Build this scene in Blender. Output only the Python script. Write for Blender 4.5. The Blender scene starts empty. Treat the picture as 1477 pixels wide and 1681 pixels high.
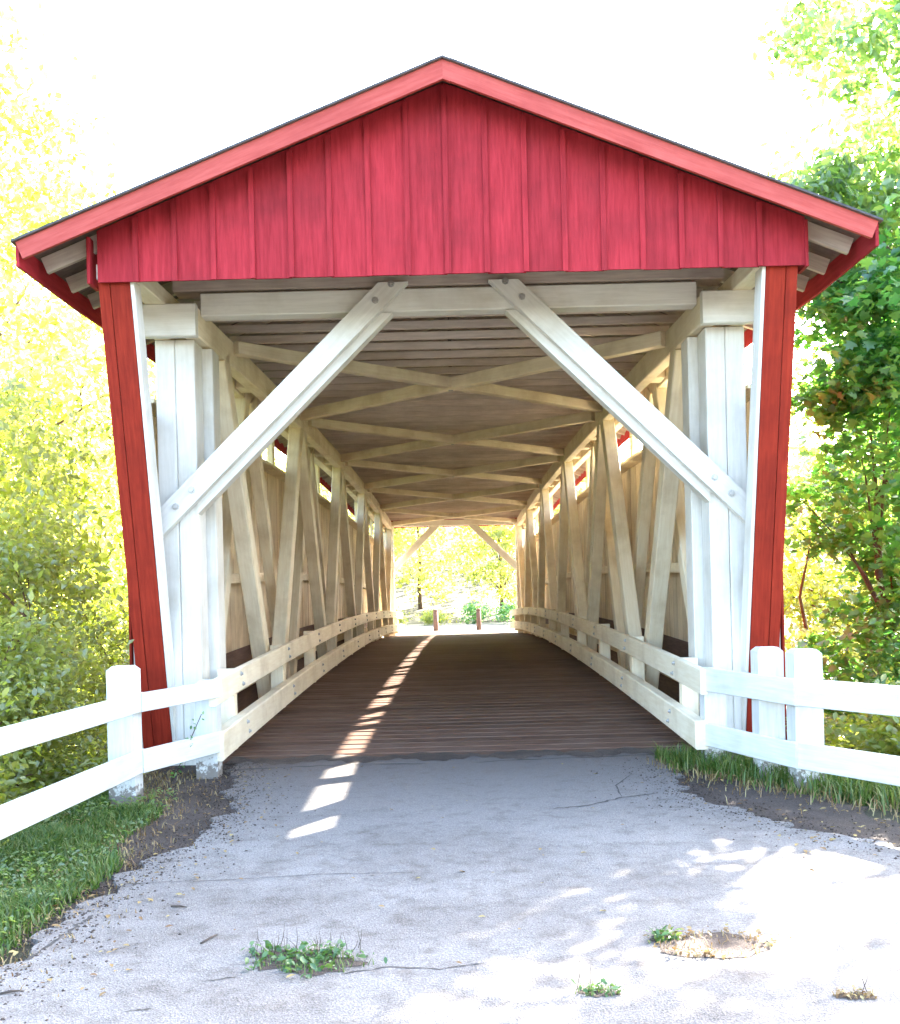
import bpy, math, random
import numpy as np
from mathutils import Vector, Matrix

# ------------------------------------------------------------------ camera, sky, sun, exposure
SC = bpy.context.scene
COL = SC.collection
F_PX, W_PX, H_PX = 1723.0, 1477.0, 1681.0
PP = (748.0, 976.0)
EYE = 1.65
cam_d = bpy.data.cameras.new('camera')
cam_d.sensor_fit = 'HORIZONTAL'
cam_d.sensor_width = 36.0
cam_d.lens = 36.0 * F_PX / W_PX
cam_d.shift_x = (W_PX / 2 - PP[0]) / W_PX
cam_d.shift_y = (PP[1] - H_PX / 2) / W_PX
cam_d.clip_end = 2000
cam_o = bpy.data.objects.new('camera', cam_d)
COL.objects.link(cam_o)
cam_o.location = (0, 0, EYE)
cam_o.rotation_euler = (math.radians(90), math.radians(1.4), 0)
SC.camera = cam_o

SUN_AZ, SUN_EL = math.radians(40.0), math.radians(31.4)      # azimuth from +Y towards +X
world = bpy.data.worlds.new('World')
SC.world = world
world.use_nodes = True
wn, wl = world.node_tree.nodes, world.node_tree.links
wn.clear()
w_out = wn.new('ShaderNodeOutputWorld')
w_bg = wn.new('ShaderNodeBackground')
w_sky = wn.new('ShaderNodeTexSky')
w_sky.sky_type = 'NISHITA'
w_sky.sun_disc = False
w_sky.sun_elevation = SUN_EL
w_sky.sun_rotation = SUN_AZ
w_sky.air_density = 1.0
w_sky.dust_density = 3.5
w_sky.ozone_density = 1.0
w_bg.inputs['Strength'].default_value = 0.15
wl.new(w_sky.outputs[0], w_bg.inputs['Color'])
wl.new(w_bg.outputs[0], w_out.inputs['Surface'])

sun_d = bpy.data.lights.new('sun', 'SUN')
sun_d.energy = 4.5
sun_d.angle = math.radians(0.5)
sun_d.color = (1.0, 0.93, 0.82)
sun_o = bpy.data.objects.new('sun', sun_d)
COL.objects.link(sun_o)
to_sun = Vector((math.sin(SUN_AZ) * math.cos(SUN_EL), math.cos(SUN_AZ) * math.cos(SUN_EL), math.sin(SUN_EL)))
sun_o.rotation_euler = (-to_sun).to_track_quat('-Z', 'Y').to_euler()
sun_o.location = to_sun * 60

SC.view_settings.view_transform = 'Standard'
SC.view_settings.look = 'None'
SC.view_settings.exposure = 3.85
SC.view_settings.gamma = 1.0
SC.view_settings.use_curve_mapping = False
SC.render.engine = 'CYCLES'
SC.cycles.max_bounces = 10
SC.cycles.diffuse_bounces = 8
SC.cycles.transmission_bounces = 5
SC.cycles.glossy_bounces = 2
SC.cycles.use_denoising = True
SC.cycles.sample_clamp_indirect = 10

rng = random.Random(11)
nrg = np.random.default_rng(5)

# ------------------------------------------------------------------ materials
def new_mat(name):
    m = bpy.data.materials.new(name)
    m.use_nodes = True
    m.node_tree.nodes.clear()
    return m, m.node_tree.nodes, m.node_tree.links

def nd(nodes, kind, **kw):
    n = nodes.new(kind)
    for k, v in kw.items():
        if k in n.inputs:
            n.inputs[k].default_value = v
        else:
            setattr(n, k, v)
    return n

def ramp(nodes, stops):
    r = nodes.new('ShaderNodeValToRGB')
    e = r.color_ramp.elements
    while len(e) > 1:
        e.remove(e[-1])
    e[0].position, e[0].color = stops[0][0], (*stops[0][1], 1)
    for p, c in stops[1:]:
        x = e.new(p)
        x.color = (*c, 1)
    return r

def wood_mat(name, c0, c1, dirt, dirt_amt=0.5, rough=0.6, grain=14.0, bump=0.25, var=0.12, spec=0.35):
    """Painted or bare timber: grain runs along the object's local X."""
    m, N, L = new_mat(name)
    out = nd(N, 'ShaderNodeOutputMaterial')
    p = nd(N, 'ShaderNodeBsdfPrincipled', Roughness=rough)
    p.inputs['Specular IOR Level'].default_value = spec
    tc = nd(N, 'ShaderNodeTexCoord')
    oi = nd(N, 'ShaderNodeObjectInfo')
    mul = nd(N, 'ShaderNodeMath', operation='MULTIPLY'); mul.inputs[1].default_value = 37.0
    L.new(oi.outputs['Random'], mul.inputs[0])
    add = nd(N, 'ShaderNodeVectorMath', operation='ADD')
    L.new(tc.outputs['Object'], add.inputs[0]); L.new(mul.outputs[0], add.inputs[1])
    mp = nd(N, 'ShaderNodeMapping'); mp.inputs['Scale'].default_value = (1.1, grain, grain)
    L.new(add.outputs[0], mp.inputs['Vector'])
    g = nd(N, 'ShaderNodeTexNoise', Scale=2.2, Detail=6.0, Roughness=0.62)
    L.new(mp.outputs[0], g.inputs['Vector'])
    big = nd(N, 'ShaderNodeTexNoise', Scale=1.7, Detail=5.0, Roughness=0.6)
    L.new(add.outputs[0], big.inputs['Vector'])
    cr = ramp(N, [(0.32, c0), (0.66, c1)])
    L.new(g.outputs['Fac'], cr.inputs['Fac'])
    dr = ramp(N, [(0.46, (0, 0, 0)), (0.74, (1, 1, 1))])
    L.new(big.outputs['Fac'], dr.inputs['Fac'])
    dm = nd(N, 'ShaderNodeMath', operation='MULTIPLY'); dm.inputs[1].default_value = dirt_amt
    L.new(dr.outputs[0], dm.inputs[0])
    mx = nd(N, 'ShaderNodeMix', data_type='RGBA')
    L.new(dm.outputs[0], mx.inputs[0]); L.new(cr.outputs[0], mx.inputs[6]); mx.inputs[7].default_value = (*dirt, 1)
    hsv = nd(N, 'ShaderNodeHueSaturation')
    mr = nd(N, 'ShaderNodeMapRange'); mr.inputs[3].default_value = 1 - var; mr.inputs[4].default_value = 1 + var
    L.new(oi.outputs['Random'], mr.inputs[0]); L.new(mr.outputs[0], hsv.inputs['Value'])
    L.new(mx.outputs[2], hsv.inputs['Color']); L.new(hsv.outputs[0], p.inputs['Base Color'])
    b = nd(N, 'ShaderNodeBump', Strength=bump, Distance=0.01)
    L.new(g.outputs['Fac'], b.inputs['Height']); L.new(b.outputs[0], p.inputs['Normal'])
    L.new(p.outputs[0], out.inputs['Surface'])
    return m

M = {}
M['white'] = wood_mat('white_paint', (0.66, 0.63, 0.56), (0.76, 0.73, 0.66), (0.42, 0.36, 0.26), 0.5, 0.55, var=0.05)
M['bounce_white'] = wood_mat('bounce_tinted_white_paint', (0.76, 0.65, 0.46), (0.85, 0.76, 0.58), (0.46, 0.34, 0.19), 0.6, 0.6, var=0.10)  # white paint tinted yellow to carry the warm bounced light of the interior
M['tan'] = wood_mat('tan_siding', (0.62, 0.50, 0.34), (0.76, 0.64, 0.46), (0.36, 0.26, 0.14), 0.65, 0.7, var=0.14)
M['fence'] = wood_mat('fence_paint', (0.56, 0.56, 0.53), (0.69, 0.69, 0.66), (0.40, 0.39, 0.33), 0.5, 0.5, var=0.03)
M['red'] = wood_mat('red_paint', (0.27, 0.016, 0.022), (0.40, 0.030, 0.040), (0.18, 0.016, 0.020), 0.65, 0.65, var=0.12, spec=0.12)
M['flare_red'] = wood_mat('flare_lightened_red_paint', (0.38, 0.058, 0.045), (0.48, 0.095, 0.075), (0.30, 0.04, 0.035), 0.5, 0.65, var=0.05, spec=0.2)  # barge board red lightened in the colour for lens flare
M['shade_red'] = wood_mat('shade_darkened_red_paint', (0.20, 0.016, 0.008), (0.30, 0.028, 0.013), (0.13, 0.012, 0.007), 0.6, 0.65, var=0.10, spec=0.12)  # red paint darkened in the colour for shade on the jambs; walls share it
M['bare'] = wood_mat('bare_timber', (0.36, 0.29, 0.25), (0.50, 0.42, 0.36), (0.24, 0.18, 0.15), 0.5, 0.75, var=0.12)
M['joist'] = wood_mat('pale_joist', (0.58, 0.50, 0.44), (0.74, 0.65, 0.58), (0.38, 0.30, 0.25), 0.4, 0.7, var=0.12)
M['dark_timber'] = wood_mat('roof_sheathing', (0.11, 0.08, 0.07), (0.18, 0.13, 0.115), (0.07, 0.055, 0.05), 0.5, 0.8, var=0.1)
M['deck'] = wood_mat('deck_timber', (0.085, 0.046, 0.031), (0.165, 0.10, 0.072), (0.15, 0.105, 0.08), 0.7, 0.8, 16, 0.35, 0.16, 0.1)
M['bollard'] = wood_mat('bollard_timber', (0.10, 0.055, 0.04), (0.17, 0.10, 0.075), (0.08, 0.05, 0.04), 0.4, 0.8)

def plain(name, col, rough=0.6, metal=0.0, noise=0.0, scale=8.0, bump=0.0):
    m, N, L = new_mat(name)
    out = nd(N, 'ShaderNodeOutputMaterial')
    p = nd(N, 'ShaderNodeBsdfPrincipled', Roughness=rough, Metallic=metal)
    tc = nd(N, 'ShaderNodeTexCoord')
    n = nd(N, 'ShaderNodeTexNoise', Scale=scale, Detail=6.0, Roughness=0.65)
    L.new(tc.outputs['Object'], n.inputs['Vector'])
    lo = tuple(c * (1 - noise) for c in col); hi = tuple(min(1, c * (1 + noise)) for c in col)
    r = ramp(N, [(0.3, lo), (0.7, hi)])
    L.new(n.outputs['Fac'], r.inputs['Fac']); L.new(r.outputs[0], p.inputs['Base Color'])
    if bump:
        b = nd(N, 'ShaderNodeBump', Strength=bump, Distance=0.02)
        L.new(n.outputs['Fac'], b.inputs['Height']); L.new(b.outputs[0], p.inputs['Normal'])
    L.new(p.outputs[0], out.inputs['Surface'])
    return m

M['bolt'] = plain('galvanised_bolt', (0.45, 0.43, 0.40), 0.45, 0.6, 0.2, 40)
M['shingle'] = plain('roof_covering', (0.07, 0.065, 0.065), 0.8, 0, 0.4, 20, 0.4)
M['bark'] = plain('bark', (0.13, 0.075, 0.045), 0.9, 0, 0.5, 9, 0.8)
M['concrete'] = plain('concrete', (0.33, 0.31, 0.29), 0.85, 0, 0.3, 5, 0.4)
M['twig'] = plain('twig', (0.06, 0.045, 0.035), 0.9, 0, 0.3, 30)
M['crack'] = plain('crack_filler', (0.05, 0.045, 0.04), 0.95, 0, 0.4, 30)
M['straw'] = plain('dry_stem', (0.28, 0.20, 0.13), 0.9, 0, 0.3, 20)

def peeled(m, top, col):
    """Paint worn off the foot of a post whose local X points up (0 at the ground)."""
    N, L = m.node_tree.nodes, m.node_tree.links
    p = next(n for n in N if n.type == 'BSDF_PRINCIPLED')
    src = p.inputs['Base Color'].links[0].from_socket
    tc = nd(N, 'ShaderNodeTexCoord'); sp = nd(N, 'ShaderNodeSeparateXYZ'); L.new(tc.outputs['Object'], sp.inputs[0])
    n = nd(N, 'ShaderNodeTexNoise', Scale=16.0, Detail=6.0, Roughness=0.7); L.new(tc.outputs['Object'], n.inputs['Vector'])
    mr = nd(N, 'ShaderNodeMapRange'); mr.inputs[1].default_value = 0.0; mr.inputs[2].default_value = top
    mr.inputs[3].default_value = 0.22; mr.inputs[4].default_value = -0.25
    L.new(sp.outputs['X'], mr.inputs[0])
    ad = nd(N, 'ShaderNodeMath', operation='ADD'); L.new(mr.outputs[0], ad.inputs[0]); L.new(n.outputs['Fac'], ad.inputs[1])
    r = ramp(N, [(0.53, (0, 0, 0)), (0.60, (0.85, 0.85, 0.85))]); L.new(ad.outputs[0], r.inputs['Fac'])
    mx = nd(N, 'ShaderNodeMix', data_type='RGBA'); L.new(r.outputs[0], mx.inputs[0]); L.new(src, mx.inputs[6]); mx.inputs[7].default_value = (*col, 1)
    L.new(mx.outputs[2], p.inputs['Base Color'])

M['post'] = wood_mat('post_paint', (0.56, 0.56, 0.53), (0.69, 0.69, 0.66), (0.38, 0.37, 0.31), 0.5, 0.5, var=0.03)
peeled(M['post'], 0.30, (0.14, 0.11, 0.085))

def asphalt_mat(name, base, fine, dark, stain=None):
    m, N, L = new_mat(name)
    out = nd(N, 'ShaderNodeOutputMaterial')
    p = nd(N, 'ShaderNodeBsdfPrincipled', Roughness=0.85)
    tc = nd(N, 'ShaderNodeTexCoord')
    f = nd(N, 'ShaderNodeTexNoise', Scale=85.0, Detail=4.0, Roughness=0.85)
    v = nd(N, 'ShaderNodeTexVoronoi', Scale=120.0)
    b1 = nd(N, 'ShaderNodeTexNoise', Scale=0.8, Detail=8.0, Roughness=0.66)
    b2 = nd(N, 'ShaderNodeTexNoise', Scale=5.5, Detail=7.0, Roughness=0.74)
    for n in (f, v, b1, b2):
        L.new(tc.outputs['Object'], n.inputs['Vector'])
    r1 = ramp(N, [(0.33, tuple(c * 0.22 for c in base)), (0.47, base), (0.57, base), (0.68, fine)])
    L.new(f.outputs['Fac'], r1.inputs['Fac'])
    rv = ramp(N, [(0.0, (0.72, 0.72, 0.74)), (0.5, (0.97, 0.96, 0.95)), (1.0, (1.2, 1.18, 1.16))])
    L.new(v.outputs['Color'], rv.inputs['Fac'])
    r2 = ramp(N, [(0.38, dark), (0.50, tuple((1 + c) / 2 for c in dark)), (0.60, (1, 1, 1)), (0.72, (1.12, 1.1, 1.08))])
    L.new(b1.outputs['Fac'], r2.inputs['Fac'])
    r3 = ramp(N, [(0.34, (0.62, 0.58, 0.56)), (0.52, (1, 1, 1))])
    L.new(b2.outputs['Fac'], r3.inputs['Fac'])
    prev = r1.outputs[0]
    for r in (rv, r2, r3):
        mm = nd(N, 'ShaderNodeMix', data_type='RGBA', blend_type='MULTIPLY'); mm.inputs[0].default_value = 1
        L.new(prev, mm.inputs[6]); L.new(r.outputs[0], mm.inputs[7])
        prev = mm.outputs[2]
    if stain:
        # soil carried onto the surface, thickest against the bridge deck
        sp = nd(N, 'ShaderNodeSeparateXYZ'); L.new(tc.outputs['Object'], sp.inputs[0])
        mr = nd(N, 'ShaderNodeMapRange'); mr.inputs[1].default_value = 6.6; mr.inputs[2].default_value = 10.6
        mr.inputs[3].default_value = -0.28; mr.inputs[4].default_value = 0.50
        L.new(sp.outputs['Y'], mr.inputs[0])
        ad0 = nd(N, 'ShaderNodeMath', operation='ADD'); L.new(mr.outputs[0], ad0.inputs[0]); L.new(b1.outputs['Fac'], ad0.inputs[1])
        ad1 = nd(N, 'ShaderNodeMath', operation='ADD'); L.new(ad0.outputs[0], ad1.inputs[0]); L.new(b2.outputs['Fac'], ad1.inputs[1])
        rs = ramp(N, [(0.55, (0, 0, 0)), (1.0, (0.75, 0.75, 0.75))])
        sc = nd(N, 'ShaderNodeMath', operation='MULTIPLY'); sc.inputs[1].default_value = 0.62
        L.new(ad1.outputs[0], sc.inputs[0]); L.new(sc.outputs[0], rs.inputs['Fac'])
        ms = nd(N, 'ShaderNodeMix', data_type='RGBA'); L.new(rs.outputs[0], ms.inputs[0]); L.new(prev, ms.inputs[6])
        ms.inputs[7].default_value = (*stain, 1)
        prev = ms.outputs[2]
    L.new(prev, p.inputs['Base Color'])
    ad = nd(N, 'ShaderNodeMath', operation='ADD')
    L.new(f.outputs['Fac'], ad.inputs[0]); L.new(v.outputs['Distance'], ad.inputs[1])
    b = nd(N, 'ShaderNodeBump', Strength=0.8, Distance=0.012)
    L.new(ad.outputs[0], b.inputs['Height']); L.new(b.outputs[0], p.inputs['Normal'])
    L.new(p.outputs[0], out.inputs['Surface'])
    return m

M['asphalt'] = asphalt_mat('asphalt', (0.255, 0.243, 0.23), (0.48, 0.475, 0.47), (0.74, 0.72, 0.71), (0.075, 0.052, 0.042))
M['dirt'] = asphalt_mat('dirt', (0.085, 0.062, 0.05), (0.19, 0.15, 0.12), (0.6, 0.55, 0.5))
M['gravel'] = asphalt_mat('gravel', (0.30, 0.28, 0.24), (0.45, 0.42, 0.37), (0.8, 0.8, 0.75))
M['worn'] = asphalt_mat('worn_patch', (0.11, 0.08, 0.065), (0.24, 0.18, 0.15), (0.6, 0.55, 0.5))
M['soil'] = asphalt_mat('forest_soil', (0.05, 0.05, 0.025), (0.10, 0.10, 0.045), (0.6, 0.6, 0.5))

def leaf_mat(name, cols, trans, t_fac=0.5, gloss=0.06):
    m, N, L = new_mat(name)
    out = nd(N, 'ShaderNodeOutputMaterial')
    geo = nd(N, 'ShaderNodeNewGeometry')
    n = len(cols)
    r = ramp(N, [(i / max(1, n - 1), c) for i, c in enumerate(cols)])
    L.new(geo.outputs['Random Per Island'], r.inputs['Fac'])
    r2 = ramp(N, [(i / max(1, n - 1), c) for i, c in enumerate(trans)])
    L.new(geo.outputs['Random Per Island'], r2.inputs['Fac'])
    d = nd(N, 'ShaderNodeBsdfDiffuse'); L.new(r.outputs[0], d.inputs['Color'])
    t = nd(N, 'ShaderNodeBsdfTranslucent'); L.new(r2.outputs[0], t.inputs['Color'])
    g = nd(N, 'ShaderNodeBsdfGlossy', Roughness=0.42); g.inputs['Color'].default_value = (0.9, 0.95, 1, 1)
    m1 = nd(N, 'ShaderNodeMixShader'); m1.inputs[0].default_value = t_fac
    L.new(d.outputs[0], m1.inputs[1]); L.new(t.outputs[0], m1.inputs[2])
    m2 = nd(N, 'ShaderNodeMixShader'); m2.inputs[0].default_value = gloss
    L.new(m1.outputs[0], m2.inputs[1]); L.new(g.outputs[0], m2.inputs[2])
    L.new(m2.outputs[0], out.inputs['Surface'])
    return m

M['leaf_bright'] = leaf_mat('leaf_yellow_green', [(0.13, 0.18, 0.03), (0.18, 0.24, 0.05), (0.26, 0.28, 0.08)],
                            [(0.40, 0.50, 0.03), (0.55, 0.60, 0.05), (0.68, 0.67, 0.18)], 0.58, 0.08)
M['leaf_far'] = leaf_mat('leaf_pale_yellow', [(0.13, 0.17, 0.04), (0.18, 0.21, 0.06), (0.22, 0.23, 0.08)],
                         [(0.48, 0.56, 0.07), (0.62, 0.66, 0.12), (0.72, 0.70, 0.20)], 0.62, 0.08)
M['leaf_mid'] = leaf_mat('leaf_mid_green', [(0.05, 0.10, 0.02), (0.08, 0.14, 0.03), (0.12, 0.18, 0.04)],
                         [(0.20, 0.40, 0.06), (0.32, 0.52, 0.08), (0.48, 0.60, 0.10)], 0.52, 0.09)
M['leaf_dark'] = leaf_mat('leaf_deep_green', [(0.024, 0.10, 0.034), (0.046, 0.15, 0.036), (0.085, 0.20, 0.036)],
                          [(0.10, 0.40, 0.05), (0.22, 0.55, 0.06), (0.42, 0.66, 0.08)], 0.54, 0.10)
M['grass'] = leaf_mat('grass_blade', [(0.035, 0.085, 0.012), (0.075, 0.14, 0.022), (0.17, 0.19, 0.05)],
                      [(0.08, 0.18, 0.03), (0.14, 0.24, 0.04), (0.24, 0.28, 0.08)], 0.35, 0.03)
M['weed'] = leaf_mat('weed_leaf', [(0.03, 0.09, 0.02), (0.05, 0.13, 0.03), (0.08, 0.16, 0.04)],
                     [(0.10, 0.22, 0.04), (0.14, 0.28, 0.05), (0.2, 0.3, 0.06)], 0.35, 0.05)
M['litter'] = leaf_mat('dead_leaf', [(0.16, 0.09, 0.04), (0.28, 0.19, 0.08), (0.34, 0.28, 0.12)],
                       [(0.2, 0.1, 0.04), (0.3, 0.2, 0.08), (0.3, 0.25, 0.1)], 0.2, 0.03)

# ------------------------------------------------------------------ object helpers
def thing(name, label, cat, loc=(0, 0, 0), group=None):
    o = bpy.data.objects.new(name, None)
    COL.objects.link(o)
    o.location = loc
    o.empty_display_size = 0.2
    o['label'] = label; o['category'] = cat
    if group:
        o['group'] = group
    return o

def tag(o, label=None, cat=None, group=None, kind=None):
    for k, v in (('label', label), ('category', cat), ('group', group), ('kind', kind)):
        if v:
            o[k] = v
    return o

def root_loc(o):
    p = Vector((0, 0, 0))
    while o is not None:
        p = o.matrix_basis.to_translation() + p if o.parent is None else p + o.matrix_basis.to_translation()
        o = o.parent
    return p

WORLD = {}            # object name -> world matrix
def put(name, me, mw, parent=None):
    """Link a mesh object at world matrix mw under parent."""
    o = bpy.data.objects.new(name, me)
    COL.objects.link(o)
    if parent is not None:
        pm = WORLD.get(parent.name)
        if pm is None:
            pm = Matrix.Translation(parent.location)
        o.parent = parent
        o.matrix_basis = pm.inverted() @ mw
    else:
        o.matrix_basis = mw
    WORLD[o.name] = mw
    return o

def mesh(name, verts, faces, mats, smooth=False, idx=None):
    me = bpy.data.meshes.new(name)
    me.from_pydata([tuple(v) for v in verts], [], faces)
    for m in (mats if isinstance(mats, (list, tuple)) else [mats]):
        me.materials.append(m)
    if idx is not None:
        me.polygons.foreach_set('material_index', idx)
    if smooth:
        me.polygons.foreach_set('use_smooth', [True] * len(me.polygons))
    me.update()
    return me

def fix_normals(me):
    import bmesh
    bm = bmesh.new(); bm.from_mesh(me)
    bmesh.ops.recalc_face_normals(bm, faces=bm.faces)
    bm.to_mesh(me); bm.free()
    return me

def oct_section(w, h, c):
    a, b = w / 2, h / 2
    if c <= 0:
        return [(-a, -b), (a, -b), (a, b), (-a, b)]
    return [(-a + c, -b), (a - c, -b), (a, -b + c), (a, b - c), (a - c, b), (-a + c, b), (-a, b - c), (-a, -b + c)]

BEAMS = {}
def beam_mesh(name, L, w, h, mat, c=0.008):
    """Chamfered bar, length along local X (centred), w along Y, h along Z."""
    key = (name, round(L, 3), round(w, 3), round(h, 3), mat.name, c)
    if key in BEAMS:
        return BEAMS[key]
    s = oct_section(w, h, c)
    n = len(s)
    v = [(-L / 2, y, z) for y, z in s] + [(L / 2, y, z) for y, z in s]
    f = [(i, (i + 1) % n, n + (i + 1) % n, n + i) for i in range(n)]
    f += [tuple(range(n))[::-1], tuple(range(n, 2 * n))]
    BEAMS[key] = fix_normals(mesh(name, v, f, mat))
    return BEAMS[key]

def beam(name, p0, p1, w, h, mat, parent, up=(0, 0, 1), c=0.008):
    p0, p1 = Vector(p0), Vector(p1)
    d = p1 - p0
    L = d.length
    x = d / L
    u = Vector(up)
    y = u.cross(x)
    if y.length < 1e-4:
        y = Vector((1, 0, 0)).cross(x)
    y.normalize()
    z = x.cross(y)
    m = Matrix(((x.x, y.x, z.x, 0), (x.y, y.y, z.y, 0), (x.z, y.z, z.z, 0), (0, 0, 0, 1)))
    return put(name, beam_mesh(name, L, w, h, mat, c), Matrix.Translation((p0 + p1) / 2) @ m, parent)

def box(name, lo, hi, mat, parent, axis='x', c=0.006):
    """Axis aligned bar whose grain runs along `axis`."""
    lo, hi = Vector(lo), Vector(hi)
    ce = (lo + hi) / 2
    s = hi - lo
    if axis == 'x':
        return beam(name, ce - Vector((s.x / 2, 0, 0)), ce + Vector((s.x / 2, 0, 0)), s.y, s.z, mat, parent, c=c)
    if axis == 'y':
        return beam(name, ce - Vector((0, s.y / 2, 0)), ce + Vector((0, s.y / 2, 0)), s.x, s.z, mat, parent, c=c)
    return beam(name, ce - Vector((0, 0, s.z / 2)), ce + Vector((0, 0, s.z / 2)), s.x, s.y, mat, parent, up=(0, 1, 0), c=c)

def sweep(name, pts, w, h, mat, parent, c=0.008, smooth=False):
    """Bar bent along pts (roughly along +Y): w across (X), h up (Z).  Local X = world Y so the grain follows it."""
    pts = [Vector(p) for p in pts]
    s = oct_section(w, h, c)
    n = len(s)
    o0 = pts[0]
    v = []
    for i, p in enumerate(pts):
        a = pts[max(0, i - 1)]; b = pts[min(len(pts) - 1, i + 1)]
        t = (b - a).normalized()
        side = Vector((0, 0, 1)).cross(t).normalized()      # -X when t = +Y
        upv = t.cross(side)
        for (yy, zz) in s:
            q = p + side * yy + upv * zz - o0
            v.append((q.y, -q.x, q.z))
    f = []
    for k in range(len(pts) - 1):
        for i in range(n):
            f.append((k * n + i, k * n + (i + 1) % n, (k + 1) * n + (i + 1) % n, (k + 1) * n + i))
    f += [tuple(range(n))[::-1], tuple(range((len(pts) - 1) * n, len(pts) * n))]
    me = fix_normals(mesh(name, v, f, mat))
    rot = Matrix(((0, -1, 0, 0), (1, 0, 0, 0), (0, 0, 1, 0), (0, 0, 0, 1)))
    return put(name, me, Matrix.Translation(o0) @ rot, parent)

def prism(name, poly, y0, y1, mat, parent, axis_dir=None):
    """Polygon in the XZ plane pushed from y0 to y1.  Local X is turned along axis_dir for the grain."""
    ce = Vector((sum(p[0] for p in poly) / len(poly), (y0 + y1) / 2, sum(p[1] for p in poly) / len(poly)))
    a = math.atan2(axis_dir[1], axis_dir[0]) if axis_dir else 0.0
    R = Matrix.Rotation(-a, 4, 'Y')
    mw = Matrix.Translation(ce) @ R
    inv = mw.inverted()
    n = len(poly)
    v = [inv @ Vector((p[0], y, p[1])) for y in (y0, y1) for p in poly]
    f = [tuple(range(n)), tuple(range(n, 2 * n))] + [(i, (i + 1) % n, n + (i + 1) % n, n + i) for i in range(n)]
    return put(name, fix_normals(mesh(name, v, f, mat)), mw, parent)

BOLTS = {}
def bolt(p, direction, r, parent, name='bolt'):
    key = round(r, 4)
    if key not in BOLTS:
        n = 8
        v, f = [], []
        prof = [(r * 1.5, -0.004), (r * 1.5, 0.004), (r, 0.004), (r * 0.85, 0.02)]
        for rr, h in prof:
            for i in range(n):
                t = 2 * math.pi * i / n
                v.append((rr * math.cos(t), rr * math.sin(t), h))
        for k in range(len(prof) - 1):
            for i in range(n):
                f.append((k * n + i, k * n + (i + 1) % n, (k + 1) * n + (i + 1) % n, (k + 1) * n + i))
        f.append(tuple(range((len(prof) - 1) * n, len(prof) * n)))
        BOLTS[key] = fix_normals(mesh('bolt', v, f, M['bolt']))
    q = Vector(direction).to_track_quat('Z', 'Y').to_matrix().to_4x4()
    return put(name, BOLTS[key], Matrix.Translation(p) @ q, parent)

def np_mesh(name, verts, face_size, mats, smooth=False):
    """verts: (N, k, 3) - one k-gon per row."""
    N, k, _ = verts.shape
    me = bpy.data.meshes.new(name)
    me.vertices.add(N * k)
    me.vertices.foreach_set('co', verts.astype(np.float32).ravel())
    me.loops.add(N * k)
    me.loops.foreach_set('vertex_index', np.arange(N * k, dtype=np.int32))
    me.polygons.add(N)
    me.polygons.foreach_set('loop_start', np.arange(N, dtype=np.int32) * k)
    me.materials.append(mats)
    me.update(calc_edges=True)
    return me

def np_mesh_tpl(name, V, tpl_faces, mat):
    """V: (N, k, 3) instances of a template with faces tpl_faces (all the same length)."""
    N, k, _ = V.shape
    tf = np.array(tpl_faces, dtype=np.int32)
    nf, fl = tf.shape
    idx = (tf[None, :, :] + (np.arange(N, dtype=np.int32) * k)[:, None, None]).reshape(-1)
    me = bpy.data.meshes.new(name)
    me.vertices.add(N * k)
    me.vertices.foreach_set('co', V.astype(np.float32).ravel())
    me.loops.add(len(idx))
    me.loops.foreach_set('vertex_index', idx)
    me.polygons.add(N * nf)
    me.polygons.foreach_set('loop_start', np.arange(N * nf, dtype=np.int32) * fl)
    me.materials.append(mat)
    me.update(calc_edges=True)
    return me

# leaf templates, tip along +Y, about 1 long, folded a little along the midrib
LEAF_SIMPLE = np.array([(0, 0, 0), (0.30, 0.45, 0.10), (0, 1, -0.06), (-0.30, 0.45, 0.10)], float)
LEAF_SIMPLE_F = [(0, 1, 2), (0, 2, 3)]
LEAF_MAPLE = np.array([(0, 0, 0), (0.26, 0.05, 0.05), (0.52, 0.28, 0.10), (0.27, 0.40, 0.05), (0.42, 0.72, 0.06), (0.14, 0.66, 0.0),
                       (0, 1.0, -0.08),
                       (-0.14, 0.66, 0.0), (-0.42, 0.72, 0.06), (-0.27, 0.40, 0.05), (-0.52, 0.28, 0.10), (-0.26, 0.05, 0.05), (0, 0.5, 0.0)], float)
LEAF_MAPLE_F = [(12, i, i + 1) for i in range(0, 11)] + [(12, 11, 0)]
LEAF_OVAL = np.array([(0, 0, 0), (0.22, 0.25, 0.05), (0.26, 0.6, 0.06), (0, 1, -0.1), (-0.26, 0.6, 0.06), (-0.22, 0.25, 0.05)], float)
LEAF_OVAL_F = [(0, 1, 2), (0, 2, 3), (0, 3, 4), (0, 4, 5)]

def rot_mats(n, up_bias=0.6, g=nrg):
    """n random frames; the leaf normal leans towards +Z by up_bias."""
    nz = g.normal(size=(n, 3)); nz /= np.linalg.norm(nz, axis=1)[:, None]
    nz[:, 2] += up_bias * 1.5
    nz /= np.linalg.norm(nz, axis=1)[:, None]
    t = g.normal(size=(n, 3)); t[:, 2] -= 0.5
    t -= (t * nz).sum(1)[:, None] * nz
    t /= np.linalg.norm(t, axis=1)[:, None]
    x = np.cross(t, nz)
    return np.stack([x, t, nz], axis=2)            # columns

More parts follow.
